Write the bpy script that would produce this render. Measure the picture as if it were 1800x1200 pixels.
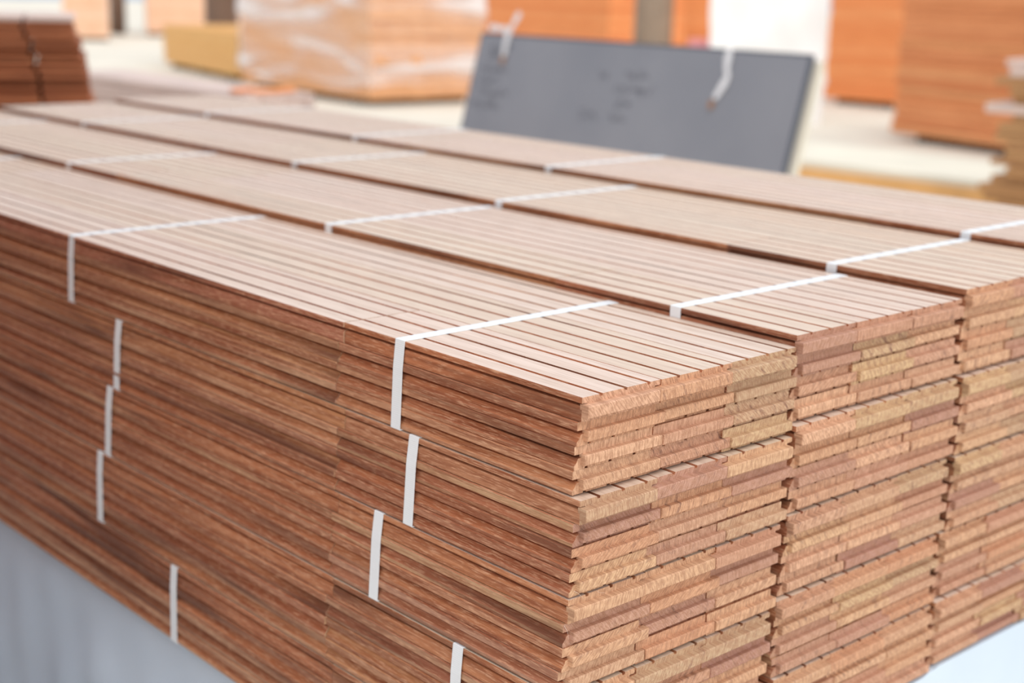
import bpy, bmesh, math, random
from mathutils import Matrix, Vector
random.seed(7)
for o in list(bpy.data.objects): bpy.data.objects.remove(o)
S = bpy.context.scene
COL = S.collection

# ------------------------------------------------------------------ camera
cam_d = bpy.data.cameras.new('camera'); cam = bpy.data.objects.new('camera', cam_d); COL.objects.link(cam)
F = Vector((0.65144419, 0.71968772, -0.24014592)); RT = Vector((0.74513351, -0.66648511, 0.02395105)); UP = Vector((0.1428164, 0.19454355, 0.97044128))
m = Matrix.Identity(4)
for i in range(3):
    m[i][0] = RT[i]; m[i][1] = UP[i]; m[i][2] = -F[i]
m[0][3], m[1][3], m[2][3] = -0.72348, -0.72016, 0.29287
cam.matrix_world = m
cam_d.sensor_width = 36; cam_d.lens = 2540.83 / 1800 * 36
cam_d.clip_start = .05; cam_d.clip_end = 200
cam_d.dof.use_dof = True; cam_d.dof.focus_distance = 1.12; cam_d.dof.aperture_fstop = 4.6
S.camera = cam

# ------------------------------------------------------------------ light
S.view_settings.view_transform = 'Standard'; S.view_settings.look = 'None'
S.view_settings.gamma = 1; S.view_settings.use_curve_mapping = False
S.view_settings.exposure = 0.21
world = bpy.data.worlds.new('sky'); S.world = world; world.use_nodes = True
wn = world.node_tree; wn.nodes.clear()
def wnode(t, **k):
    n = wn.nodes.new(t)
    for a, b in k.items(): setattr(n, a, b)
    return n
tc = wnode('ShaderNodeTexCoord')
dot = wnode('ShaderNodeVectorMath', operation='DOT_PRODUCT')
Ld = Vector((-.12, -.82, .56)).normalized()
wn.links.new(tc.outputs['Generated'], dot.inputs[0]); dot.inputs[1].default_value = Ld
mr = wnode('ShaderNodeMapRange'); mr.interpolation_type = 'SMOOTHSTEP'
wn.links.new(dot.outputs['Value'], mr.inputs['Value'])
mr.inputs['From Min'].default_value = -.9; mr.inputs['From Max'].default_value = 1.0
mr.inputs['To Min'].default_value = 0; mr.inputs['To Max'].default_value = 1
wmix = wnode('ShaderNodeMix', data_type='RGBA')
wn.links.new(mr.outputs['Result'], wmix.inputs['Factor'])
wmix.inputs[6].default_value = (.56, .68, .86, 1); wmix.inputs[7].default_value = (1.66, 1.66, 1.64, 1)
bg = wnode('ShaderNodeBackground'); wn.links.new(wmix.outputs[2], bg.inputs['Color']); bg.inputs['Strength'].default_value = 0.72
wo = wnode('ShaderNodeOutputWorld'); wn.links.new(bg.outputs[0], wo.inputs['Surface'])
sun_d = bpy.data.lights.new('hazy_sun', 'SUN'); sun = bpy.data.objects.new('hazy_sun', sun_d); COL.objects.link(sun)
sun_d.energy = .9; sun_d.angle = math.radians(50); sun_d.color = (1, .97, .93)
sun.rotation_euler = (-Vector((-.12, -.55, .82))).to_track_quat('-Z', 'Y').to_euler()

# ------------------------------------------------------------------ material helpers
def new_mat(name, rough=.5, spec=.5):
    mt = bpy.data.materials.new(name); mt.use_nodes = True
    nt = mt.node_tree; b = nt.nodes['Principled BSDF']
    b.inputs['Roughness'].default_value = rough; b.inputs['Specular IOR Level'].default_value = spec
    return mt, nt, b
def nd(nt, t, ins=None, **k):
    n = nt.nodes.new(t)
    for a, v in k.items(): setattr(n, a, v)
    for a, v in (ins or {}).items():
        if isinstance(v, bpy.types.NodeSocket): nt.links.new(v, n.inputs[a])
        else: n.inputs[a].default_value = v
    return n
def ramp(nt, fac, stops, interp='LINEAR'):
    r = nt.nodes.new('ShaderNodeValToRGB'); r.color_ramp.interpolation = interp
    e = r.color_ramp.elements
    while len(e) < len(stops): e.new(.5)
    for q, (p, c) in zip(e, stops): q.position = p; q.color = tuple(c) + (1,) if len(c) == 3 else c
    nt.links.new(fac, r.inputs['Fac']); return r.outputs['Color']
def mixc(nt, f, a, b, blend='MIX'):
    n = nd(nt, 'ShaderNodeMix', data_type='RGBA', blend_type=blend)
    for k, v in ((0, f), (6, a), (7, b)):
        if isinstance(v, bpy.types.NodeSocket): nt.links.new(v, n.inputs[k])
        else: n.inputs[k].default_value = v if k == 0 else tuple(v) + ((1,) if len(v) == 3 else ())
    return n.outputs[2]
def coords(nt, scale, rnd=37.0, rot=None):
    t = nd(nt, 'ShaderNodeTexCoord'); oi = nd(nt, 'ShaderNodeObjectInfo')
    off = nd(nt, 'ShaderNodeMath', {0: oi.outputs['Random'], 1: rnd}, operation='MULTIPLY')
    mp = nd(nt, 'ShaderNodeMapping', {'Vector': t.outputs['Object'], 'Scale': scale})
    if rot: mp.inputs['Rotation'].default_value = rot
    ad = nd(nt, 'ShaderNodeVectorMath', {0: mp.outputs[0], 1: off.outputs[0]}, operation='ADD')
    return ad.outputs[0], oi.outputs['Random']
def math_(nt, op, a, b=0.0, c=0.0):
    n = nd(nt, 'ShaderNodeMath', {0: a, 1: b, 2: c}, operation=op); return n.outputs[0]
def rnd_stage(nt, r, mul):   # a second random number out of the first
    return math_(nt, 'FRACT', math_(nt, 'MULTIPLY', r, mul))

def wood_side(name, stops):
    mt, nt, b = new_mat(name, .5, .35)
    v, r = coords(nt, (230, 7, 230))
    n1 = nd(nt, 'ShaderNodeTexNoise', {'Vector': v, 'Scale': 1.0, 'Detail': 5.0, 'Roughness': .62})
    v2, _ = coords(nt, (1000, 75, 1000), 91)
    n2 = nd(nt, 'ShaderNodeTexNoise', {'Vector': v2, 'Scale': 1.0, 'Detail': 3.0, 'Roughness': .6})
    v3, _ = coords(nt, (40, 2.4, 40), 53)
    n3 = nd(nt, 'ShaderNodeTexNoise', {'Vector': v3, 'Scale': 1.0, 'Detail': 3.0, 'Distortion': .4})
    r2 = rnd_stage(nt, r, 17.31)
    base = ramp(nt, r2, stops)
    c = mixc(nt, ramp(nt, n1.outputs['Fac'], [(.34, (1, 1, 1)), (.62, (0, 0, 0))]), base, (.27, .082, .036))
    c = mixc(nt, ramp(nt, n2.outputs['Fac'], [(.50, (0, 0, 0)), (.70, (.75, .75, .75))]), c, (.78, .46, .29))
    c = mixc(nt, ramp(nt, n3.outputs['Fac'], [(.53, (0, 0, 0)), (.68, (.8, .8, .8))]), c, (.13, .048, .028))
    nt.links.new(c, b.inputs['Base Color'])
    bp = nd(nt, 'ShaderNodeBump', {'Height': n2.outputs['Fac'], 'Strength': .35, 'Distance': .0006}); nt.links.new(bp.outputs[0], b.inputs['Normal'])
    return mt
def wood_face():
    mt, nt, b = new_mat('planed_pale_face', .48, .55)
    v, r = coords(nt, (110, 2.2, 40))
    n1 = nd(nt, 'ShaderNodeTexNoise', {'Vector': v, 'Scale': 1.0, 'Detail': 4.0, 'Roughness': .6})
    v2, _ = coords(nt, (520, 22, 80), 91)
    n2 = nd(nt, 'ShaderNodeTexNoise', {'Vector': v2, 'Scale': 1.0, 'Detail': 2.0})
    v3, _ = coords(nt, (26, 5, 10), 61)
    n3 = nd(nt, 'ShaderNodeTexNoise', {'Vector': v3, 'Scale': 1.0, 'Detail': 3.0, 'Distortion': 1.0})
    r2 = rnd_stage(nt, r, 11.7)
    base = ramp(nt, r2, [(0, (.74, .60, .46)), (.3, (.77, .61, .51)), (.6, (.74, .62, .49)), (.8, (.79, .63, .54)), (1, (.76, .63, .54))])
    c = mixc(nt, ramp(nt, n1.outputs['Fac'], [(.35, (.55, .55, .55)), (.62, (0, 0, 0))]), base, (.60, .43, .33))
    c = mixc(nt, ramp(nt, n2.outputs['Fac'], [(.48, (0, 0, 0)), (.68, (.5, .5, .5))]), c, (.50, .35, .27))
    c = mixc(nt, ramp(nt, n3.outputs['Fac'], [(.70, (0, 0, 0)), (.80, (.55, .55, .55))]), c, (.55, .25, .14))
    nt.links.new(c, b.inputs['Base Color'])
    bp = nd(nt, 'ShaderNodeBump', {'Height': n2.outputs['Fac'], 'Strength': .2, 'Distance': .0004}); nt.links.new(bp.outputs[0], b.inputs['Normal'])
    return mt
def wood_end():
    mt, nt, b = new_mat('sawn_end_grain', .62, .3)
    t = nd(nt, 'ShaderNodeTexCoord'); oi = nd(nt, 'ShaderNodeObjectInfo'); r = oi.outputs['Random']
    ra = rnd_stage(nt, r, 5.77); rb = rnd_stage(nt, r, 17.31); rc = rnd_stage(nt, r, 29.3)
    ang = math_(nt, 'MULTIPLY_ADD', ra, 1.8, -.9)
    rot = nd(nt, 'ShaderNodeVectorRotate', {'Vector': t.outputs['Object'], 'Angle': ang}, rotation_type='Y_AXIS')
    off = nd(nt, 'ShaderNodeVectorMath', {0: rot.outputs[0], 1: math_(nt, 'MULTIPLY', rc, 43.0)}, operation='ADD')
    mp = nd(nt, 'ShaderNodeMapping', {'Vector': off.outputs[0], 'Scale': (950, 20, 130)})
    rays = nd(nt, 'ShaderNodeTexNoise', {'Vector': mp.outputs[0], 'Scale': 1.0, 'Detail': 3.0, 'Roughness': .6})
    mp2 = nd(nt, 'ShaderNodeMapping', {'Vector': off.outputs[0], 'Scale': (230, 20, 60)})
    band = nd(nt, 'ShaderNodeTexNoise', {'Vector': mp2.outputs[0], 'Scale': 1.0, 'Detail': 4.0, 'Roughness': .65, 'Distortion': .5})
    dots = nd(nt, 'ShaderNodeTexNoise', {'Vector': off.outputs[0], 'Scale': 1500.0, 'Detail': 2.0})
    ring = nd(nt, 'ShaderNodeTexWave', {'Vector': off.outputs[0], 'Scale': 48.0, 'Distortion': 5.0, 'Detail': 2.0, 'Detail Scale': 1.0}, bands_direction='Z')
    base = ramp(nt, rb, [(0, (.62, .32, .19)), (.15, (.68, .42, .26)), (.28, (.54, .28, .20)), (.4, (.70, .45, .27)), (.52, (.74, .44, .29)), (.62, (.42, .22, .18)), (.74, (.66, .40, .26)), (.86, (.52, .36, .23)), (1, (.66, .46, .26))])
    c = mixc(nt, ramp(nt, rays.outputs['Fac'], [(.42, (.62, .62, .62)), (.58, (0, 0, 0))]), base, (.30, .135, .075))
    amt = math_(nt, 'MULTIPLY', ramp(nt, band.outputs['Fac'], [(.55, (0, 0, 0)), (.68, (1, 1, 1))]), math_(nt, 'MULTIPLY', rnd_stage(nt, r, 71.7), 1.0))
    c = mixc(nt, amt, c, (.20, .095, .068))
    c = mixc(nt, math_(nt, 'MULTIPLY', ring.outputs['Fac'], .20), c, (.36, .16, .08))
    c = mixc(nt, ramp(nt, dots.outputs['Fac'], [(.55, (0, 0, 0)), (.72, (.45, .45, .45))]), c, (.80, .55, .38))
    nt.links.new(c, b.inputs['Base Color'])
    bp = nd(nt, 'ShaderNodeBump', {'Height': rays.outputs['Fac'], 'Strength': .4, 'Distance': .0005}); nt.links.new(bp.outputs[0], b.inputs['Normal'])
    return mt
def strap_mat():
    mt, nt, b = new_mat('white_plastic_strapping', .38, .5)
    b.inputs['Base Color'].default_value = (.86, .91, .96, 1)
    t = nd(nt, 'ShaderNodeTexCoord')
    sx = nd(nt, 'ShaderNodeSeparateXYZ', {0: t.outputs['Object']})
    s = math_(nt, 'SINE', math_(nt, 'MULTIPLY', math_(nt, 'ADD', sx.outputs[0], sx.outputs[2]), 2 * math.pi / .0019))
    bp = nd(nt, 'ShaderNodeBump', {'Height': s, 'Strength': .5, 'Distance': .00012}); nt.links.new(bp.outputs[0], b.inputs['Normal'])
    return mt
def cloth_mat():
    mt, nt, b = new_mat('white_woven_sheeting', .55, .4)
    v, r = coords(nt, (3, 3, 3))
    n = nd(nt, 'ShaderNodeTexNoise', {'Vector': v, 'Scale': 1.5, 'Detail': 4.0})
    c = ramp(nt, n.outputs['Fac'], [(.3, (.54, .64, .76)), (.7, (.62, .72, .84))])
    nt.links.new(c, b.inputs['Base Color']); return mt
def yard_wood(name, stops, dark, rough=.6, sc=(9, 2.2, 60)):
    mt, nt, b = new_mat(name, rough, .25)
    v, r = coords(nt, sc)
    n = nd(nt, 'ShaderNodeTexNoise', {'Vector': v, 'Scale': 1.0, 'Detail': 4.0, 'Roughness': .6})
    base = ramp(nt, rnd_stage(nt, r, 13.1), stops)
    c = mixc(nt, ramp(nt, n.outputs['Fac'], [(.35, (.6, .6, .6)), (.65, (0, 0, 0))]), base, dark)
    nt.links.new(c, b.inputs['Base Color']); return mt
def flat(name, col, rough=.6, spec=.4, var=.12, sc=4.0):
    mt, nt, b = new_mat(name, rough, spec)
    v, r = coords(nt, (1, 1, 1))
    n = nd(nt, 'ShaderNodeTexNoise', {'Vector': v, 'Scale': sc, 'Detail': 5.0})
    lo = tuple(x * (1 - var) for x in col); hi = tuple(min(1, x * (1 + var)) for x in col)
    nt.links.new(ramp(nt, n.outputs['Fac'], [(.3, lo), (.7, hi)]), b.inputs['Base Color']); return mt
def film_mat():
    mt, nt, b = new_mat('stretch_film', .25, .6)
    b.inputs['Base Color'].default_value = (.95, .92, .92, 1)
    t = nd(nt, 'ShaderNodeTexCoord')
    mp = nd(nt, 'ShaderNodeMapping', {'Vector': t.outputs['Object'], 'Rotation': (.55, .45, .1), 'Scale': (.30, .35, 2.2)})
    n = nd(nt, 'ShaderNodeTexNoise', {'Vector': mp.outputs[0], 'Scale': 1.3, 'Detail': 3.0, 'Distortion': .8})
    a = ramp(nt, n.outputs['Fac'], [(.40, (.06, .06, .06)), (.52, (.30, .30, .30)), (.62, (.75, .75, .75))])
    nt.links.new(a, b.inputs['Alpha']); return mt

SIDE = [(0, (.34, .145, .085)), (.15, (.52, .255, .145)), (.3, (.56, .34, .21)), (.42, (.41, .17, .10)), (.55, (.52, .285, .16)), (.68, (.58, .38, .22)), (.8, (.45, .23, .165)), (.9, (.37, .175, .10)), (1, (.56, .31, .18))]
CUT = [(0, (.48, .17, .08)), (.2, (.58, .26, .125)), (.4, (.38, .13, .065)), (.55, (.54, .21, .10)), (.75, (.46, .185, .115)), (.9, (.60, .32, .16)), (1, (.52, .22, .10))]
M = dict(side=wood_side('edge_side_grain', SIDE), cut=wood_side('machined_groove_grain', CUT), face=wood_face(), end=wood_end(), strap=strap_mat(), cloth=cloth_mat(),
    orange=yard_wood('orange_hardwood', [(0, (.88, .32, .11)), (.3, (.94, .38, .15)), (.6, (.84, .29, .10)), (.8, (.95, .43, .18)), (1, (.90, .35, .13))], (.70, .21, .065)),
    brown=yard_wood('reddish_brown_board_edges', [(0, (.46, .16, .070)), (.4, (.34, .12, .055)), (.7, (.52, .20, .09)), (1, (.40, .15, .07))], (.26, .085, .04)),
    dull=yard_wood('browner_orange_hardwood', [(0, (.74, .28, .11)), (.3, (.84, .36, .16)), (.6, (.66, .23, .09)), (.8, (.80, .38, .17)), (1, (.72, .27, .10))], (.50, .16, .055)),
    yellow=yard_wood('yellow_softwood', [(0, (.80, .46, .16)), (.5, (.84, .52, .21)), (1, (.76, .42, .15))], (.66, .32, .09)),
    palepeach=yard_wood('pale_far_lumber', [(0, (.86, .56, .40)), (.5, (.90, .64, .48)), (1, (.84, .52, .34))], (.78, .44, .26)),
    peach=yard_wood('pale_peach_lumber', [(0, (.78, .42, .22)), (.5, (.84, .52, .32)), (1, (.74, .38, .18))], (.62, .28, .11)),
    tan=yard_wood('weathered_tan_planks', [(0, (.50, .27, .12)), (.5, (.58, .34, .16)), (1, (.44, .22, .10))], (.30, .14, .06)),
    palep=flat('greyish_pink_planks', (.68, .53, .47), .5), runner=flat('dark_runner', (.045, .035, .03)),
    ground=flat('dusty_concrete', (.73, .68, .59), .85, .2, .10, .8), panel=None,
    post=flat('grey_timber_post', (.30, .23, .17)), dpost=flat('dark_brown_post', (.16, .095, .065)),
    wsheet=flat('white_wrapped_sheet', (.93, .93, .93), .5, .4, .03), film=film_mat(), tape=flat('white_plastic_tie', (.86, .86, .88), .4, .4, .05),
    ply=flat('pale_sawn_top', (.74, .69, .58), .7, .3, .10, 2.0), pink=flat('pink_plastic', (.85, .35, .36), .5), rust=flat('rusty_nail_end', (.42, .22, .12)))
def panel_mat():
    mt, nt, b = new_mat('slate_grey_board', .42, .5)
    v, r = coords(nt, (2, 2, 2))
    n = nd(nt, 'ShaderNodeTexNoise', {'Vector': v, 'Scale': 1.4, 'Detail': 5.0})
    c = ramp(nt, n.outputs['Fac'], [(.3, (.24, .25, .285)), (.7, (.29, .297, .33))])
    nt.links.new(c, b.inputs['Base Color']); return mt
M['panel'] = panel_mat()
M['panel_edge'] = flat('board_dark_rim', (.10, .11, .14)); M['marker'] = flat('faded_dark_handwriting', (.095, .10, .12))
M['bark'] = flat('ochre_sawn_edge', (.76, .42, .16))

# ------------------------------------------------------------------ object helpers
def link(name, me, parent=None, loc=(0, 0, 0), rot=None):
    o = bpy.data.objects.new(name, me); COL.objects.link(o); o.location = loc
    if rot: o.rotation_euler = rot
    if parent: o.parent = parent
    return o
def tag(o, label, cat, group=None, kind=None):
    if label: o['label'] = label
    if cat: o['category'] = cat
    if group: o['group'] = group
    if kind: o['kind'] = kind
    return o
def mesh(name, verts, faces, mats, idx=None, smooth=False):
    me = bpy.data.meshes.new(name); me.from_pydata([tuple(v) for v in verts], [], faces)
    for k in mats: me.materials.append(M[k])
    if idx: me.polygons.foreach_set('material_index', idx)
    if smooth: me.polygons.foreach_set('use_smooth', [True] * len(me.polygons))
    me.update(); return me
def box(V, Fc, a, b, ch=0.0):
    """axis box, optionally with its 12 edges chamfered (convex hull of shrunk corners)"""
    k = len(V)
    (x0, y0, z0), (x1, y1, z1) = a, b
    if ch <= 0:
        V += [(x0, y0, z0), (x1, y0, z0), (x1, y1, z0), (x0, y1, z0), (x0, y0, z1), (x1, y0, z1), (x1, y1, z1), (x0, y1, z1)]
        Fc += [tuple(k + i for i in f) for f in ((0, 3, 2, 1), (4, 5, 6, 7), (0, 1, 5, 4), (1, 2, 6, 5), (2, 3, 7, 6), (3, 0, 4, 7))]
        return
    # chamfered: octagon section in xz, extruded in y, ends inset
    s = [(x0 + ch, z0), (x1 - ch, z0), (x1, z0 + ch), (x1, z1 - ch), (x1 - ch, z1), (x0 + ch, z1), (x0, z1 - ch), (x0, z0 + ch)]
    cx, cz = (x0 + x1) / 2, (z0 + z1) / 2
    ins = [(x + (ch if x < cx else -ch) * .8, z + (ch if z < cz else -ch) * .8) for x, z in s]
    V += [(x, y0, z) for x, z in ins] + [(x, y0 + ch, z) for x, z in s] + [(x, y1 - ch, z) for x, z in s] + [(x, y1, z) for x, z in ins]
    Fc.append(tuple(k + i for i in range(8))); Fc.append(tuple(k + 24 + i for i in reversed(range(8))))
    for L in range(3):
        for i in range(8):
            j = (i + 1) % 8
            Fc.append((k + 8 * L + i, k + 8 * L + 8 + i, k + 8 * L + 8 + j, k + 8 * L + j))
def fix(me):
    bm = bmesh.new(); bm.from_mesh(me); bmesh.ops.recalc_face_normals(bm, faces=bm.faces[:]); bm.to_mesh(me); bm.free(); return me

# ------------------------------------------------------------------ setting: ground
V = []; Fc = []
n = 24
for i in range(n + 1):
    for j in range(n + 1):
        V.append((-20 + 90 * i / n, -20 + 90 * j / n, -1.0))
for i in range(n):
    for j in range(n):
        a = i * (n + 1) + j; Fc.append((a, a + n + 1, a + n + 2, a + 1))
tag(link('ground', mesh('ground', V, Fc, ['ground'])), None, None, kind='structure')

# ------------------------------------------------------------------ grooved tongue-and-groove boards
T, W = .0195, .0853
H2, HT, H1 = .0047, .0076, .0072      # back lip, tongue, face lip
TL = .0075                            # side tongue length
def section(short_tongue=False, no_tongue=False, outer=False):
    tl = 0 if no_tongue else (.0030 if short_tongue else TL)
    P = [(.0006, 0)]
    for c in (.155, .455, .765):      # three relief grooves in the back
        x = c * W
        P += [(x - .0018, 0), (x - .0014, .0019), (x + .0014, .0019), (x + .0018, 0)]
    P += [(W - .0006, 0), (W - .0002, .0008), (W - .0002, H2)]
    if tl: P += [(W + tl * .7, H2 + .0003), (W + tl, H2 + .0020), (W + tl, H2 + HT - .0020), (W + tl * .7, H2 + HT - .0003)]
    if no_tongue: P += [(W - .0060, H2 + .0002), (W - .0060, H2 + .0020), (W - .0016, H2 + .0027), (W - .0004, H2 + .0050)]
    P += [(W - .0002, H2 + HT), (W - .0002, T - .0006), (W - .0009, T), (.0009, T), (.0002, T - .0006),
          (.0002, H2 + HT + .0003), *([(.0090, H2 + HT + .0001), (.0090, H2 + HT - .0026), (.0042, H2 + HT - .0032), (.0030, H2 + .0016), (.0012, H2 - .0002)] if outer else [(.0070, H2 + HT - .0006), (.0072, H2 + .0010), (.0060, H2 - .0006), (.0016, H2 - .0004)]), (.0002, H2 - .0012), (.0002, .0008)]
    return P
_cache = {}
def board_mesh(L, flip=False, first=True, variant=''):
    key = (round(L, 3), flip, first, variant)
    if key in _cache: return _cache[key]
    P = section('s' in variant, 'n' in variant, 'o' in variant)
    n = len(P); V = []; Fc = []; idx = []
    rings = [(0, .0), (L, .0)]
    for y, _ in rings: V += [(x, y, z) for x, z in P]
    Fc.append(tuple(range(n))); idx.append(2)
    Fc.append(tuple(range(2 * n - 1, n - 1, -1))); idx.append(2)
    for i in range(n):
        j = (i + 1) % n
        Fc.append((i, n + i, n + j, j))
        flatz = abs(P[i][1] - P[j][1]) < 1e-6 and (P[i][1] < 1e-6 or P[i][1] > T - 1e-6)
        outer_ = max(P[i][0], P[j][0]) < .0003 or min(P[i][0], P[j][0]) > W + .001
        idx.append((0 if flip else 1) if flatz else (1 if outer_ else 3))
    if first:                          # end tongue of the near end
        e = .0075 if flip else .0050
        x0 = .0074; x1 = W + (0 if 'n' in variant else (.0030 if 's' in variant else TL)) - .0004
        z0, z1 = H2 + (-.0006 if flip else .0001), H2 + HT - .0001
        z0, z1 = (H2 - .0012, H2 + HT - .0001) if not flip else (.0054, .0153)
        k = len(V); c = .0008
        V += [(x0, .002, z0), (x1, .002, z0), (x1, .002, z1), (x0, .002, z1),
              (x0, -e + c, z0), (x1, -e + c, z0), (x1, -e + c, z1), (x0, -e + c, z1),
              (x0 + .0004, -e, z0 + c), (x1 - c, -e, z0 + c), (x1 - c, -e, z1 - c), (x0 + .0004, -e, z1 - c)]
        Fc += [(k + 8, k + 9, k + 10, k + 11)]; idx.append(2)
        for a, b_ in ((0, 4), (4, 8)):
            for i in range(4):
                j = (i + 1) % 4
                Fc.append((k + a + i, k + a + j, k + b_ + j, k + b_ + i)); idx.append(2)
    if flip: V = [(W - x, y, T - z) for x, y, z in V]
    me = mesh('board', V, Fc, ['face', 'side', 'end', 'cut'], idx)
    _cache[key] = fix(me); return me
def strap_mesh(pts, w=.0125, th=.0006):
    """closed band round a convex outline pts (x, z), rounded at the corners"""
    out = []
    n = len(pts); cx = sum(p[0] for p in pts) / n; cz = sum(p[1] for p in pts) / n
    for i in range(n):
        a, b_, c = Vector(pts[i - 1]), Vector(pts[i]), Vector(pts[(i + 1) % n])
        d1 = (b_ - a).normalized(); d2 = (c - b_).normalized()
        n1 = Vector((d1.y, -d1.x)); n2 = Vector((d2.y, -d2.x))
        for t in (0, .33, .67, 1):
            nn = (n1 * (1 - t) + n2 * t).normalized(); out.append((b_, nn))
    V = []; Fc = []
    for b_, nn in out:
        for y, r in ((-w / 2, 0), (w / 2, 0), (w / 2, th), (-w / 2, th)):
            q = b_ + nn * (r + .0001); V.append((q.x, y, q.y))
    k = len(out)
    for i in range(k):
        j = (i + 1) % k
        for a in range(4):
            b2 = (a + 1) % 4; Fc.append((4 * i + a, 4 * j + a, 4 * j + b2, 4 * i + b2))
    return fix(mesh('strap', V, Fc, ['strap']))

LT = 2.28
def row_lengths(c, row, col, tier):
    if c == 0: return [.305 if row else .300, .93, LT - 1.235 if row else LT - 1.23]
    if row == 0: return random.choice([[1.12, 1.16], [1.25, 1.03], [1.40, .88]])
    return random.choice([[.62, .80, .86], [.90, 1.38], [1.25, 1.03], [.45, .95, .88]])
COLNAME = ['nearest column, whose long side faces the camera', 'second column', 'third column', 'farthest column']
TIER = ['top', 'second tier down', 'third tier down', 'fourth tier down', 'bottom tier']
def bundle(col, tier, x, y, ztop, zbot, straps):
    root = link('board_bundle', None, None, (x, y, zbot + .0007))
    sc = (ztop - zbot - .0014) / (4 * T)
    lx = -.0004 if col == 0 else .0005
    lean = (XC[0][tier] - XC[0][min(4, tier + 1)]) if col == 0 else 0
    if tier == 4 and col == 0: lean = .002
    for row in range(4):
        flip = row == 0
        z = (3 - row) * T * sc
        for c in range(3):
            yy = random.uniform(-.0012, .0012) + (.0015 if flip else +.0045 + random.uniform(-.0015, .0015))
            xx = (0 if flip else lx + random.uniform(-.0006, .0006)) + c * W - lean * row / 4
            for k, L in enumerate(row_lengths(c, row, col, tier)):
                var = ''
                if not flip and c == 2: var = 's'
                if not flip and c == 0: var = 'o'
                if flip and c == 0: var = 'n'
                o = link('board', board_mesh(L - .0012, flip, k == 0, var), root, (xx + (random.uniform(-.0011, .0011) if k else 0), yy, z))
                o.scale = (1, 1, sc * .992)
                yy += L
    H = 4 * T * sc
    if col == 0: pts = [(-.0014 - lean * .8, 0), (.2565, 0), (.2565, H), (.0001, H), (-.0012 - lean * .3, H - .0240)]
    else: pts = [(0, 0), (.2600, 0), (.2600, H - .02), (.2562, H), (0, H)]
    me = strap_mesh(pts)
    for s in straps:
        link('strap', me, root, (0, s - y, 0))
    return root
XC = [[0, -.004, -.010, -.016, -.019], [.2568, .2572, .2560, .2500, .2520], [.5200, .5220, .5210, .5140, .5125], [.7860, .786, .784, .782, .78]]
ZC = [[0, -.078, -.1565, -.237, -.321, -.408], [.0097, -.070, -.152, -.231, -.307, -.385], [.0178, -.070, -.152, -.232, -.305, -.380], [.0250, -.060, -.142, -.222, -.298, -.373]]
ST = {(0, 0): [.219, .838, 1.565, 2.10], (0, 1): [.194, .722, 1.30, 1.95], (0, 2): [.235, .738, 1.35, 1.95], (0, 3): [.118, .757, 1.40, 2.0], (0, 4): [.10, .588, 1.25, 1.9],
      (1, 0): [.140, .694, 1.390, 2.03], (2, 0): [.159, .686, 1.165, 1.885], (3, 0): [.164, .875, 1.375, 1.884]}
LAB = {
 (0, 0): 'topmost strapped bundle of the nearest column, straps folding over its pale grooved top',
 (1, 0): 'strapped bundle of pale grooved boards on top of the second column from the camera',
 (2, 0): 'strapped bundle of pale grooved boards on top of the third column from the camera',
 (3, 0): 'farthest strapped bundle of pale grooved boards, its edge in front of the slate grey panel',
 (0, 1): 'reddish-brown strapped bundle directly under the topmost bundle of the nearest column',
 (0, 2): 'reddish-brown strapped bundle halfway down the nearest column, third of five',
 (0, 3): 'reddish-brown strapped bundle second from the bottom of the nearest column',
 (0, 4): 'lowest strapped bundle of the nearest column, resting on the white sheeting',
 (1, 1): 'second bundle down in the second column, board ends showing beside the near corner column',
 (1, 2): 'middle bundle of the second column, only its sawn board ends showing',
 (1, 3): 'fourth bundle down in the second column, only its sawn board ends showing',
 (1, 4): 'lowest bundle of the second column, sawn board ends just above the white sheeting',
 (2, 1): 'second bundle down in the third column, blurred board ends at the right of the frame',
 (2, 2): 'middle bundle of the third column, blurred board ends at the right of the frame',
 (2, 3): 'fourth bundle down in the third column, blurred board ends at the lower right',
 (2, 4): 'lowest bundle of the third column, board ends jutting over the white sheeting at right',
 (3, 1): 'second bundle down in the farthest column', (3, 2): 'middle bundle of the farthest column',
 (3, 3): 'fourth bundle down in the farthest column', (3, 4): 'lowest bundle of the farthest column on the white sheeting'}
for col in range(4):
    for tier in range(5):
        y = [0, -.005, -.004, -.004, -.004][tier] + (random.uniform(-.002, .002) if tier else 0)
        b_ = bundle(col, tier, XC[col][tier], y, ZC[col][tier], ZC[col][tier + 1], ST.get((col, tier), [.2, .85, 1.5, 2.05]))
        tag(b_, LAB[(col, tier)], 'bundle of boards', 'strapped bundles in the big board stack')

def splinter(parent, loc, seed):
    rr = random.Random(seed); q = Vector((0, 0, 0)); d = Vector((rr.uniform(-.3, .6), -1, rr.uniform(-.5, .6))).normalized(); pts = [q.copy()]
    for i in range(9):
        d = (d + Vector((rr.uniform(-.35, .35), rr.uniform(-.2, .2), rr.uniform(-.45, .35)))).normalized(); q = q + d * .0013; pts.append(q.copy())
    V = []; Fc = []
    for i, a in enumerate(pts):
        r_ = .00022 * (1 - i / 11)
        for k in range(4):
            an = k * math.pi / 2; V.append((a.x + r_ * math.cos(an), a.y, a.z + r_ * math.sin(an)))
    for i in range(len(pts) - 1):
        for k in range(4): Fc.append((4 * i + k, 4 * i + (k + 1) % 4, 4 * i + 4 + (k + 1) % 4, 4 * i + 4 + k))
    Fc += [(3, 2, 1, 0), tuple(4 * (len(pts) - 1) + k for k in range(4))]
    link('splinter', fix(mesh('splinter', V, Fc, ['face'])), parent, loc)
bl = {o['label']: o for o in bpy.data.objects if o.name.startswith('board_bundle') and not o.parent}
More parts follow.
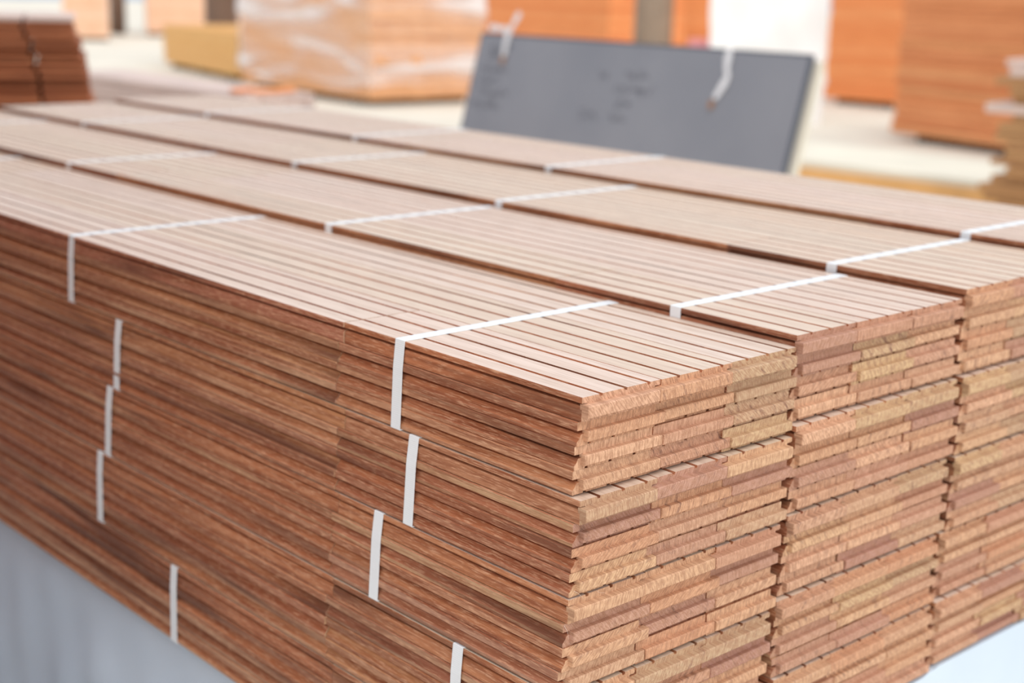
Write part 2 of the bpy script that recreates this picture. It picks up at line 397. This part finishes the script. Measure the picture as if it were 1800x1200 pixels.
for n_, (tier, lx_, lz) in enumerate(((2, .001, .072), (2, -.001, .058), (2, .004, .064), (3, -.001, .040), (3, -.002, .036), (3, .002, .021), (3, -.002, .012), (1, .0, .004), (2, .03, .078))):
    splinter(bl[LAB[(0, tier)]], (lx_, .004, lz), n_ + 3)

# ------------------------------------------------------------------ white sheeting under the stack
def cover_top(x):
    for xa, xb, z in ((-.2, .24, -.4085), (.262, .50, -.3855), (.522, .77, -.3805), (.79, 2, -.3735)):
        if xa <= x <= xb: return z
    for xa, xb, za, zb in ((.24, .262, -.4085, -.3855), (.50, .522, -.3855, -.3805), (.77, .79, -.3805, -.3735)):
        if xa < x < xb: return za + (zb - za) * (x - xa) / (xb - xa)
    return -.4085
def cover():
    x0, x1, y0, y1 = -.012, 1.045, -.004, 2.285
    per = []
    def seg(a, b_, n):
        for i in range(n): per.append((a[0] + (b_[0] - a[0]) * i / n, a[1] + (b_[1] - a[1]) * i / n))
    seg((x0, y1), (x0, y0), 110); seg((x0, y0), (x1, y0), 70); seg((x1, y0), (x1, y1), 60); seg((x1, y1), (x0, y1), 40)
    V = []; Fc = []; n = len(per); NZ = 26
    for k in range(NZ + 1):
        t = k / NZ
        for i, (x, y) in enumerate(per):
            zt = cover_top(x) - .0002
            z = zt + (-.985 - zt) * t
            ox = -1 if x <= x0 + 1e-6 else (1 if x >= x1 - 1e-6 else 0); oy = -1 if y <= y0 + 1e-6 else (1 if y >= y1 - 1e-6 else 0)
            s = (y if ox else x) * 1.0
            d = z - zt
            f = .5 * math.sin(s * 23 + d * 31 + 1.3 * math.sin(s * 7)) + .35 * math.sin(s * 51 - d * 22 + 2 * math.sin(s * 5 + 1)) + .25 * math.sin(s * 11 + d * 60)
            f = abs(f) ** 1.5 * (1 if f > 0 else -.5)
            amp = .008 * min(1, max(0, -d) / .08)
            fl = .07 * t
            V.append((x + ox * (fl + amp * f), y + oy * (fl + amp * f), z))
    for k in range(NZ):
        for i in range(n):
            j = (i + 1) % n; Fc.append((k * n + i, k * n + j, (k + 1) * n + j, (k + 1) * n + i))
    # top sheet as strips following the steps
    xs = [x0, .24, .262, .50, .522, .77, .79, x1]; k = len(V)
    for x in xs: V += [(x, y0, cover_top(x) - .0002), (x, y1, cover_top(x) - .0002)]
    for i in range(len(xs) - 1): Fc.append((k + 2 * i, k + 2 * i + 2, k + 2 * i + 3, k + 2 * i + 1))
    return fix(mesh('cover', V, Fc, ['cloth'], smooth=True))
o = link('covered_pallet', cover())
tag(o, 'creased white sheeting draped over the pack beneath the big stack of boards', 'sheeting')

# ------------------------------------------------------------------ yard stacks
def pack(name, label, cat, origin, ang, size, courses, mat, nb=8, jit=.01, zjit=.12, group=None, runners=True, topmat=None, gap=.0010, shear=0.0):
    """a pack of lumber: local x is across, y along the boards; courses as parts"""
    root = link(name, None, None, origin, (0, 0, ang)); lx, ly, lz = size
    hs = [1 + random.uniform(-zjit, zjit) for _ in range(courses)]; tot = sum(hs); z = 0
    for c in range(courses):
        h = lz * hs[c] / tot; V = []; Fc = []; bw = lx / nb
        ox = random.uniform(-jit, jit) * .5 - shear * (z / lz); oy = random.uniform(-jit, jit)
        for b_ in range(nb):
            e = random.uniform(-jit, jit) * .6
            box(V, Fc, (b_ * bw + gap, e, gap * .8), ((b_ + 1) * bw - gap, ly + e, h - gap * .8), min(.003, h * .12))
        mk = topmat if (topmat and c == courses - 1) else mat
        link('board_course', fix(mesh('course', V, Fc, [mk])), root, (ox, oy, z))
        z += h
    if runners:
        for fr in (.12, .5, .88):
            V = []; Fc = []; box(V, Fc, (.02, ly * fr - .05, 0), (lx - .02, ly * fr + .05, .0695), .004)
            link('runner', fix(mesh('runner', V, Fc, ['runner'])), root, (0, 0, -.07))
    if group: root['group'] = group
    tag(root, label, cat); return root
G = 'stacks of lumber in the yard'
pack('lumber_stack', 'dark reddish-brown stack of thin boards at the upper left, behind the far end', 'lumber stack', (.20, 3.71, -.93), math.radians(-25.5), (1.3, .5, 1.105), 48, 'brown', 9, .016, .1, G, topmat='palep', shear=.24, gap=.0042)
pack('plank_pile', 'low pile of greyish pink planks behind the far left end of the stack', 'plank pile', (2.07, 3.82, -.93), math.radians(0), (.30, 1.5, .81), 34, 'palep', 7, .015, .1, G)
pack('wrapped_lumber_crate', 'big pale peach lumber pack shrouded in clear stretch film, its corner towards the camera', 'wrapped lumber pack', (8.42, 11.70, -.93), math.radians(-5), (1.45, 2.95, 1.55), 20, 'peach', 6, .02, .2, G)
def film():
    V = []; Fc = []; x0, y0, x1, y1 = -.03, -.03, 1.48, 2.98
    per = []
    for a, b_, n in (((x0, y0), (x1, y0), 30), ((x1, y0), (x1, y1), 30), ((x1, y1), (x0, y1), 30), ((x0, y1), (x0, y0), 50)):
        for i in range(n): per.append((a[0] + (b_[0] - a[0]) * i / n, a[1] + (b_[1] - a[1]) * i / n))
    n = len(per); NZ = 16
    for k in range(NZ + 1):
        for i, (x, y) in enumerate(per):
            f = .012 * math.sin(i * .7 + k * .9) + .008 * math.sin(i * .31 - k * 1.7)
            cx, cy = x - .72, y - 1.47; l = math.hypot(cx, cy)
            V.append((x + cx / l * f, y + cy / l * f, .12 + 1.46 * k / NZ + (.05 * math.sin(i * .23) if k == 0 else 0)))
    for k in range(NZ):
        for i in range(n):
            j = (i + 1) % n; Fc.append((k * n + i, k * n + j, (k + 1) * n + j, (k + 1) * n + i))
    return fix(mesh('film', V, Fc, ['film'], smooth=True))
crate = [o for o in bpy.data.objects if o.name.startswith('wrapped_lumber_crate')][0]
link('stretch_film', film(), crate)
pack('yellow_lumber_stack', 'yellow softwood stack with a pale top, left of the film-wrapped pack', 'lumber stack', (9.02, 15.3, -.93), math.radians(-12.9), (1.3, 3.3, .54), 9, 'yellow', 6, .02, .2, G)
pack('pale_lumber_stack', 'tall pale pinkish stack behind the yellow softwood at the upper left', 'lumber stack', (14.7, 28.3, -.93), math.radians(-27), (2.8, 2.0, 1.9), 16, 'palepeach', 6, .02, .2, G)
pack('orange_lumber_stack', 'orange hardwood stack behind the left half of the slate grey panel', 'lumber stack', (14.6, 14.3, -.93), math.radians(-8), (1.6, 4.4, 1.9), 24, 'orange', 6, .02, .2, G)
pack('orange_lumber_stack', 'narrow view of an orange hardwood stack between the grey post and the white wrapped pack', 'lumber stack', (13.75, 11.15, -.93), math.radians(33), (1.0, .72, 1.9), 24, 'orange', 6, .02, .2, G)
pack('orange_lumber_stack', 'bright orange hardwood stack just right of the white wrapped pack', 'lumber stack', (13.76, 8.0, -.93), math.radians(3), (1.2, 1.75, 1.9), 26, 'orange', 6, .015, .2, G)
pack('orange_lumber_stack', 'large orange hardwood stack at the upper right with its dark foot in view', 'lumber stack', (10.0, 4.0, -.93), math.radians(-14), (1.5, 2.9, 1.5), 22, 'dull', 6, .03, .2, G)

# unseen stack added left of the frame to shade the long side
pack('lumber_stack', 'dark stack across from the long side, added outside the frame to shade it', 'lumber stack', (-1.46, .36, -.43), 0, (.88, 5.0, 2.0), 70, 'brown', 8, .01, .1, G)
Vn, Fn = [], []; box(Vn, Fn, (-.01, -.01, -.57), (.87, 5.01, -.071), .01)
shade_stack = [o for o in bpy.data.objects if o.get('label', '').startswith('dark stack across')][0]
link('bounce_base', fix(mesh('bounce_base', Vn, Fn, ['cloth'])), shade_stack)  # pale base added under the unseen stack, bounces cool light onto the sheeting

def simple(name, label, cat, parts, loc=(0, 0, 0), rot=None, group=None):
    root = link(name, None, None, loc, rot)
    for pn, V, Fc, mk in parts: link(pn, fix(mesh(pn, V, Fc, [mk])), root)
    tag(root, label, cat, group); return root
def bx(a, b_, ch=.004):
    V = []; Fc = []; box(V, Fc, a, b_, ch); return V, Fc
# white wrapped pack
V, Fc = [], []
NX, NZ = 40, 20
def wrapped(lx, ly, lz):
    per = []
    for a, b_, n in (((0, 0), (lx, 0), 16), ((lx, 0), (lx, ly), 20), ((lx, ly), (0, ly), 16), ((0, ly), (0, 0), 20)):
        for i in range(n): per.append((a[0] + (b_[0] - a[0]) * i / n, a[1] + (b_[1] - a[1]) * i / n))
    n = len(per); V = []; Fc = []
    for k in range(17):
        for i, (x, y) in enumerate(per):
            f = .012 * math.sin(i * .9 + k * .5) + .01 * math.sin(i * .37 - k)
            cx, cy = x - lx / 2, y - ly / 2; l = math.hypot(cx, cy)
            V.append((x + cx / l * f, y + cy / l * f, lz * k / 16))
    for k in range(16):
        for i in range(n):
            j = (i + 1) % n; Fc.append((k * n + i, k * n + j, (k + 1) * n + j, (k + 1) * n + i))
    Fc.append(tuple(16 * n + i for i in range(n))); Fc.append(tuple(range(n - 1, -1, -1)))
    return V, Fc
V, Fc = wrapped(1.0, 1.13, 1.6)
r = link('white_wrapped_pack', fix(mesh('wrap', V, Fc, ['wsheet'])), None, (11.25, 8.03, -1.0), (0, 0, math.radians(36)))
tag(r, 'bright white sheet-wrapped pack behind the right half of the slate grey panel', 'wrapped pack')
# posts
def cyl(r0, r1, h, n=20):
    V = []; Fc = []
    for k in range(7):
        t = k / 6
        for i in range(n):
            a = 2 * math.pi * i / n; rr = (r0 + (r1 - r0) * t) * (1 + .03 * math.sin(3 * a + k)); V.append((rr * math.cos(a), rr * math.sin(a), h * t))
    for k in range(6):
        for i in range(n):
            j = (i + 1) % n; Fc.append((k * n + i, k * n + j, (k + 1) * n + j, (k + 1) * n + i))
    Fc.append(tuple(range(n - 1, -1, -1))); Fc.append(tuple(6 * n + i for i in range(n)))
    return V, Fc
def post(name, label, loc, r_, h, mk):
    V, Fc = cyl(r_, r_ * .94, h); o = link(name, fix(mesh('post', V, Fc, [mk], smooth=True)), None, loc); tag(o, label, 'post'); return o
post('timber_post', 'thick grey-brown round post rising behind the slate grey panel', (13.0, 11.93, -1.0), .25, 3.6, 'post')
post('timber_post', 'dark slim post at the upper left between the dark stack and the pale stack', (14.58, 29.4, -1.0), .18, 4.0, 'dpost')
post('timber_post', 'dark brown post above the yellow softwood stack', (11.55, 19.9, -1.0), .27, 4.0, 'dpost')

# ------------------------------------------------------------------ slate grey panel, leaning away
def panel():
    TLp = Vector((3.10, 3.724, .10)); TRp = Vector((3.009, 2.058, .10)); s = Vector((-.257, .014, -.966)).normalized()
    e = (TRp - TLp); L = e.length; e.normalize(); nrm = e.cross(s).normalized()
    if nrm.x > 0: nrm = -nrm
    h = (.10 + 1.0) / .966
    root = bpy.data.objects.new('leaning_panel', None); COL.objects.link(root)
    mm = Matrix.Identity(4)
    up = -s; yv = nrm; 
    X = yv.cross(up) * -1
    X = e.copy(); Yv = up.cross(X).normalized()
    for i in range(3): mm[i][0] = X[i]; mm[i][1] = Yv[i]; mm[i][2] = up[i]; mm[i][3] = (TLp + s * h)[i]
    root.matrix_world = mm
    tag(root, 'slate grey panel leaning behind the stack, with faded dark handwriting and white ties', 'panel')
    V = []; Fc = []; box(V, Fc, (0, 0, 0), (L, .02, h), .002)
    side = -1 if Yv.x > 0 else 1     # which face looks at the camera
    yf = 0.0 if side < 0 else .02
    link('sheet', fix(mesh('sheet', V, Fc, ['panel'])), root)
    for a, b_ in (((-.004, -.001, h - .006), (L + .004, .021, h + .003)), ((-.004, -.001, 0), (.003, .021, h - .006)), ((L - .003, -.001, 0), (L + .004, .021, h - .006))):
        V, Fc = bx(a, b_, .001); link('rim', fix(mesh('rim', V, Fc, ['panel_edge'])), root)
    V, Fc = bx((.25, .022 if yf == 0 else -.045, 0), (L + .030, .045 if yf == 0 else -.002, h - .012), .002)
    link('backing_board', fix(mesh('backing_board', V, Fc, ['ply'])), root)
    # handwriting: short strokes, illegible in the photo
    rr = random.Random(5); V = []; Fc = []
    def stroke(x, z, dx, dz, w):
        y = yf + side * .0004
        d = Vector((dx, dz)); l = d.length; d /= l; nn = Vector((-d.y, d.x)) * w / 2
        k = len(V)
        for q in (Vector((x, z)) - nn, Vector((x, z)) + nn, Vector((x + dx, z + dz)) + nn, Vector((x + dx, z + dz)) - nn):
            V.append((q.x, y, q.y))
        for q in range(4):
            a = V[k + q]; V.append((a[0], a[1] + side * .0006, a[2]))
        Fc.extend([(k, k + 1, k + 2, k + 3), (k + 4, k + 7, k + 6, k + 5)] + [(k + i, k + (i + 1) % 4, k + 4 + (i + 1) % 4, k + 4 + i) for i in range(4)])
    def words(x, z, n, size, w):
        for i in range(n):
            cx = x + i * size * .8
            for _ in range(3):
                stroke(cx + rr.uniform(-.3, .3) * size, z + rr.uniform(-.4, .3) * size, rr.uniform(-.3, .4) * size, rr.choice((-1, 1)) * rr.uniform(.25, .7) * size, w)
    for x, z, n, sz in ((.07, -.05, 8, .022), (.07, -.09, 7, .022), (.06, -.135, 9, .022), (.06, -.18, 6, .026), (.06, -.225, 9, .026), (.05, -.275, 5, .036), (.14, -.275, 3, .036),
                        (.74, -.12, 3, .022), (.88, -.11, 6, .024), (.84, -.165, 6, .030), (.96, -.165, 3, .028), (.86, -.215, 4, .024), (.68, -.265, 4, .032), (.84, -.27, 5, .024)):
        V = []; Fc = []; words(x, h + z, n, sz, .0030)
        link('handwriting', mesh('handwriting', V, Fc, ['marker']), root)
    return root, mm, L, h, yf, side
PR, PM, PL, PH, yf, sd = panel()
# white ties hanging over the panel's top edge
def ribbon(name, label, pts, w, mk='tape', endpiece=None):
    root = bpy.data.objects.new(name, None); COL.objects.link(root); root.matrix_world = PM @ Matrix.Translation((pts[0][0], pts[0][1], pts[0][2]))
    o0 = Vector(pts[0]); V = []; Fc = []
    P = [Vector(q) - o0 for q in pts]
    for i, q in enumerate(P):
        d = (P[min(i + 1, len(P) - 1)] - P[max(i - 1, 0)]).normalized()
        sdir = d.cross(Vector((0, 1, 0)))
        if sdir.length < .1: sdir = Vector((1, 0, 0))
        sdir.normalize(); ww = w * (1 + .25 * math.sin(i * 1.9)) / 2; nn = Vector((0, .0006, 0))
        V += [q - sdir * ww - nn, q + sdir * ww - nn, q + sdir * ww + nn, q - sdir * ww + nn]
    for i in range(len(P) - 1):
        for a in range(4):
            b2 = (a + 1) % 4; Fc.append((4 * i + a, 4 * i + b2, 4 * i + 4 + b2, 4 * i + 4 + a))
    Fc += [(3, 2, 1, 0), tuple(4 * (len(P) - 1) + a for a in range(4))]
    link('ribbon', fix(mesh('ribbon', V, Fc, [mk], smooth=False)), root)
    if endpiece:
        q = Vector(endpiece) - o0; V, Fc = bx((q.x - .010, q.y - .002, q.z - .014), (q.x + .010, q.y + .002, q.z + .014), .001)
        link('frayed_end', fix(mesh('frayed_end', V, Fc, ['rust'])), root)
    tag(root, label, 'tie', 'white ties on the grey panel'); return root
yo = yf + sd * .005
ribbon('plastic_tie', 'white plastic tie flaring above the left end of the slate grey panel',
    [(.215, yo, PH + .085), (.205, yo, PH + .075), (.19, yo, PH + .045), (.178, yo, PH + .02), (.170, yo, PH + .0), (.168, yo, PH - .04), (.170, yo, PH - .085)], .026, endpiece=(.170, yo, PH - .100))
ribbon('plastic_tie', 'short white plastic tie along the top edge of the panel at its left',
    [(.05, yo + sd * .004, PH + .020), (.08, yo + sd * .004, PH + .024), (.11, yo + sd * .004, PH + .020), (.14, yo + sd * .004, PH + .022), (.165, yo + sd * .004, PH + .012)], .022)
ribbon('plastic_tie', 'white plastic tie with a rusty end hanging on the right of the grey panel',
    [(1.335, yo, PH + .004), (1.335, yo, PH - .03), (1.34, yo, PH - .065), (1.352, yo, PH - .085), (1.345, yo, PH - .11), (1.33, yo, PH - .14), (1.318, yo, PH - .165)], .024, endpiece=(1.308, yo, PH - .185))

# ------------------------------------------------------------------ right-hand foreground of the yard
parts = []
V, Fc = bx((0, 0, .08), (1.0, 3.4, .12), .004); parts.append(('deck', V, Fc, 'ply'))
V, Fc = bx((-.02, -.02, .0), (.04, 3.42, .079), .004); parts.append(('front_bearer', V, Fc, 'bark'))
for yy in (.1, 1.7, 3.2):
    V, Fc = bx((.05, yy, -.19), (.95, yy + .1, .0795), .004); parts.append(('bearer', V, Fc, 'runner'))
simple('low_platform', 'low pale timber platform with an ochre front edge right of the slate grey panel', 'platform', parts, (6.45, 2.75, -.81), (0, 0, math.radians(3)))
# staggered thick planks at the right edge
pk = link('thick_plank_stack', None, None, (5.36, 1.10, -.93), (0, 0, math.radians(2)))
zz = 0; rr = random.Random(3); k = 0
while zz < .95:
    h = rr.uniform(.030, .045); ln = 1.58 + rr.uniform(-.05, .05)
    if zz < .40: ln += .05
    if .68 < zz < .74: ln = 1.68
    V, Fc = bx((rr.uniform(-.02, .02), 0, 0), (.95, ln, h - .003), .003)
    link('plank', fix(mesh('plank', V, Fc, ['tan' if not (.68 < zz < .74 or zz > .86) else 'palep'])), pk, (0, 0, zz)); zz += h; k += 1
for yy in (.2, .8, 1.4):
    V, Fc = bx((.02, yy, -.07), (.93, yy + .08, -.0005), .003); link('runner', fix(mesh('runner', V, Fc, ['runner'])), pk)
tag(pk, 'staggered stack of thick brown planks cut off by the right edge of the frame', 'plank stack')
# orange offcuts
for q, (x, y, a) in enumerate(((2.14, 3.95, .2), (2.19, 3.88, -.3), (2.29, 3.90, .5))):
    V, Fc = bx((-.05, -.018, 0), (.05, .018, .015), .002)
    o = link('wood_offcut', fix(mesh('offcut', V, Fc, ['orange'])), None, (x, y, -.1185), (0, 0, a))
    tag(o, ['small orange offcut on the far planks, leftmost of three', 'small orange offcut on the far planks, middle of three', 'small orange offcut on the far planks, rightmost of three'][q], 'offcut', 'orange offcuts on the far planks')
V, Fc = wrapped(.30, .28, .755)
o = link('pink_sack', fix(mesh('sack', V, Fc, ['pink'])), None, (11.46, 9.60, -1.0), (0, 0, math.radians(40)))
tag(o, 'pink wrapped sack just showing above the slate grey panel', 'sack')
pack('lumber_stack', 'narrow slice of pale stack left of the dark slim post', 'lumber stack', (12.0, 26.6, -.93), math.radians(-27), (.85, 1.2, 1.9), 16, 'palepeach', 4, .02, .2, G)
